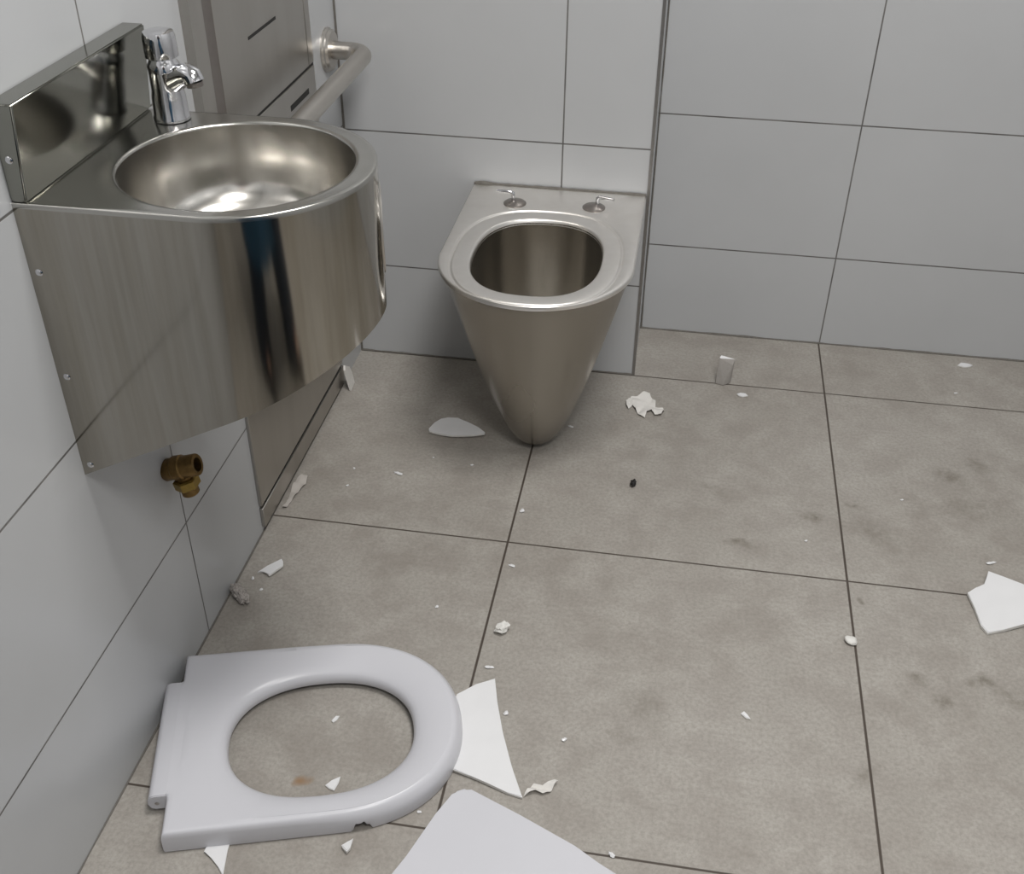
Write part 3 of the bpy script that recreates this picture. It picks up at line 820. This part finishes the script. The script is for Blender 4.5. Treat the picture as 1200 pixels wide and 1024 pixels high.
# ------------------------------------------------------------------ photographer (mirrored in the steel)
PX, PYY = 0.77, -2.44
person = empty('person', (PX, PYY, 0), 'person in black top, added long blue skirt shape for the reflection and dark jeans holding a phone', 'person')
def skinned(name, joints, bones, mat, parent, sub=2, sm=True):
    me = bpy.data.meshes.new(name)
    keys = list(joints); idx = {k: i for i, k in enumerate(keys)}
    me.from_pydata([joints[k][0] for k in keys], [(idx[a], idx[b]) for a, b in bones], [])
    o = bpy.data.objects.new(name, me); col.objects.link(o)
    sk = o.modifiers.new('skin', 'SKIN'); sk.use_smooth_shade = True
    lay = me.skin_vertices[0].data if me.skin_vertices else None
    if lay is None:
        bm = bmesh.new(); bm.from_mesh(me); bm.verts.layers.skin.verify(); bm.to_mesh(me); bm.free(); lay = me.skin_vertices[0].data
    for k in keys:
        r = joints[k][1]; lay[idx[k]].radius = r if isinstance(r, tuple) else (r, r); lay[idx[k]].use_root = (idx[k] == 0)
    ss = o.modifiers.new('subd', 'SUBSURF'); ss.levels = sub; ss.render_levels = sub
    me.materials.append(mat)
    o.parent = parent; o.location = -parent.location
    return o
x, y = PX, PYY
HL = CAM + FF * -0.03 - RR * .045 - UU * .02
HR_ = CAM + FF * -0.03 + RR * .045 - UU * .02
J = {'pelvis': ((x, y, .95), (.15, .10)), 'waist': ((x, y + .01, 1.10), (.13, .095)), 'chest': ((x, y + .02, 1.30), (.155, .11)), 'neckb': ((x, y + .03, 1.47), (.07, .06)), 'neck': ((x, y + .05, 1.53), .052),
     'chin': ((x, y + .085, 1.57), (.055, .065)), 'face': ((x, y + .10, 1.64), (.072, .09)), 'crown': ((x, y + .085, 1.72), (.07, .085)),
     'shl': ((x - .17, y + .02, 1.42), .06), 'ell': ((x - .22, y + .10, 1.16), .042), 'wrl': ((HL.x - .05, HL.y - .06, HL.z - .05), .026),
     'shr': ((x + .17, y + .02, 1.42), .06), 'elr': ((x + .22, y + .10, 1.16), .042), 'wrr': ((HR_.x + .05, HR_.y - .06, HR_.z - .05), .026),
     'hpl': ((x - .10, y + .02, .88), .09), 'knl': ((x - .07, y + .40, .52), .065), 'anl': ((x - .14, y + .30, .10), .045), 'tol': ((x - .15, y + .45, .045), (.04, .03)),
     'hpr': ((x + .10, y + .02, .88), .09), 'knr': ((x + .17, y + .48, .53), .065), 'anr': ((x + .29, y + .54, .10), .045), 'tor': ((x + .31, y + .69, .045), (.04, .03)),
     'nose': ((x, y + .19, 1.625), .013), 'earl': ((x - .078, y + .085, 1.63), .016), 'earr': ((x + .078, y + .085, 1.63), .016)}
Bn = [('pelvis', 'waist'), ('waist', 'chest'), ('chest', 'neckb'), ('neckb', 'neck'), ('neck', 'chin'), ('chin', 'face'), ('face', 'nose'), ('face', 'earl'), ('face', 'earr'), ('face', 'crown'), ('chest', 'shl'), ('shl', 'ell'), ('ell', 'wrl'), ('chest', 'shr'), ('shr', 'elr'), ('elr', 'wrr'),
      ('pelvis', 'hpl'), ('hpl', 'knl'), ('knl', 'anl'), ('anl', 'tol'), ('pelvis', 'hpr'), ('hpr', 'knr'), ('knr', 'anr'), ('anr', 'tor')]
# fingers closed round the phone edges
for s, W, H in (('l', 'wrl', HL), ('r', 'wrr', HR_)):
    sg = -1 if s == 'l' else 1
    palm = H + RR * (sg * .052) - UU * .02 - FF * .02
    J['pm' + s] = (tuple(palm), (.024, .018)); Bn.append((W, 'pm' + s))
    for k in range(4):
        b0 = palm + UU * (.024 - .013 * k) + RR * (sg * .004)
        J['f%s%da' % (s, k)] = (tuple(b0 + FF * .022 + RR * sg * .006), .0088)
        J['f%s%db' % (s, k)] = (tuple(b0 + FF * (.036 - .002 * abs(k - 1.5)) - RR * sg * (.012 + .003 * abs(k - 1.5))), .0078)
        Bn += [('pm' + s, 'f%s%da' % (s, k)), ('f%s%da' % (s, k), 'f%s%db' % (s, k))]
    J['t%sa' % s] = (tuple(palm + UU * .02 - FF * .004 - RR * sg * .012), .0098); J['t%sb' % s] = (tuple(palm + UU * .026 + FF * .006 - RR * sg * .030), .0085)
    Bn += [('pm' + s, 't%sa' % s), ('t%sa' % s, 't%sb' % s)]
skinned('body', J, Bn, M['skin'], person)
def grow(keys, k, dr=.012): return {a: (J[a][0], tuple(r + dr for r in (J[a][1] if isinstance(J[a][1], tuple) else (J[a][1],) * 2))) for a in keys}
tk = ['pelvis', 'hpl', 'knl', 'anl', 'hpr', 'knr', 'anr']
bm = bmesh.new()
for q in 'lr':
    hp, kn, an = (Vector(J[k + q][0]) for k in ('hp', 'kn', 'an'))
    add_tube(bm, [hp + Vector((0, 0, .08)), hp, hp.lerp(kn, .5), kn, kn.lerp(an, .4), an.lerp(kn, .08), an + Vector((0, 0, -.045))], [.11, .135, .138, .132, .112, .108, .112], 28)
hp = Vector(J['pelvis'][0])
add_tube(bm, [hp + Vector((0, 0, -.10)), hp + Vector((0, 0, -.02)), hp + Vector((0, 0, .08))], [.15, .185, .165], 32)
tr = link_bm('trousers', bm, M['jeans_dark'], person, angle=80)
bm = bmesh.new(); rings = []
for z, cxx, cyy, rx, ry in ((1.12, x, y + .01, .165, .13), (1.0, x, y + .03, .20, .16), (.85, x + .02, y + .10, .245, .21), (.70, x + .04, y + .19, .275, .235), (.52, x + .06, y + .29, .305, .27), (.35, x + .07, y + .33, .325, .275)):
    rings.append([bm.verts.new((cxx + rx * math.cos(t) * (1 + .03 * math.sin(7 * t)), cyy + ry * math.sin(t) * (1 + .03 * math.sin(7 * t)), z)) for t in [2 * math.pi * i / 72 for i in range(72)]])
for a, b in zip(rings, rings[1:]):
    for i in range(72): bm.faces.new((a[i], a[(i + 1) % 72], b[(i + 1) % 72], b[i]))
added_coat = link_bm('added_coat', bm, M['denim'], person, angle=80)  # added shape, sized to give the blue reflection in the sink skirt
jk = ['pelvis', 'waist', 'chest', 'neckb', 'shl', 'ell', 'wrl', 'shr', 'elr', 'wrr']
JJ = grow(jk, 0, .020); JJ['pelvis'] = ((x, y, 1.0), (.165, .12))
skinned('jacket', JJ, [b for b in Bn if b[0] in jk and b[1] in jk], M['jacket'], person)
for s, (ax_, ay_) in ((-1, (x - .14, y + .30)), (1, (x + .29, y + .54))):
    skinned('shoe', {'a': ((ax_, ay_ - .03, .05), .048), 'b': ((ax_ + s * .005, ay_ + .07, .045), .047), 'c': ((ax_ + s * .012, ay_ + .19, .038), (.044, .032))}, [('a', 'b'), ('b', 'c')], M['shoe'], person)
bm = bmesh.new()
bmesh.ops.create_icosphere(bm, subdivisions=4, radius=1)
bmesh.ops.bisect_plane(bm, geom=bm.verts[:] + bm.edges[:] + bm.faces[:], plane_co=(0, .35, 0), plane_no=(0, .75, -.66), clear_outer=True)
for v in bm.verts:
    v.co = Vector((x + v.co.x * .088, y + .082 + v.co.y * .108, 1.668 + v.co.z * .105)) + Vector((0, 0, .004 * noise.noise(v.co * 6)))
hair = link_bm('hair', bm, M['hair'], person)
for sx in (-1, 1):
    lathe('eye', (x + sx * .030, y + .165, 1.655), (sx * .2, 1, -.1), [(.012, 0), (.010, .005), (0, .008)], M['shoe'], person, 16)
lathe('mouth', (x, y + .160, 1.578), (0, 1, -.2), [(.018, 0), (.014, .004), (0, .006)], plain('lips', (.35, .14, .12), .5), person, 16)
# phone
bm = bmesh.new(); add_box(bm, (-.072, -.036, -.004), (.072, .036, .004), .003, 2)
pc = CAM - FF * .012
bmesh.ops.transform(bm, verts=bm.verts, matrix=Matrix(((RR.x, UU.x, -FF.x, pc.x), (RR.y, UU.y, -FF.y, pc.y), (RR.z, UU.z, -FF.z, pc.z), (0, 0, 0, 1))))
tag(link_bm('phone', bm, M['black'], None, loc=tuple(pc)), 'black phone held sideways by the person behind the camera', 'phone')
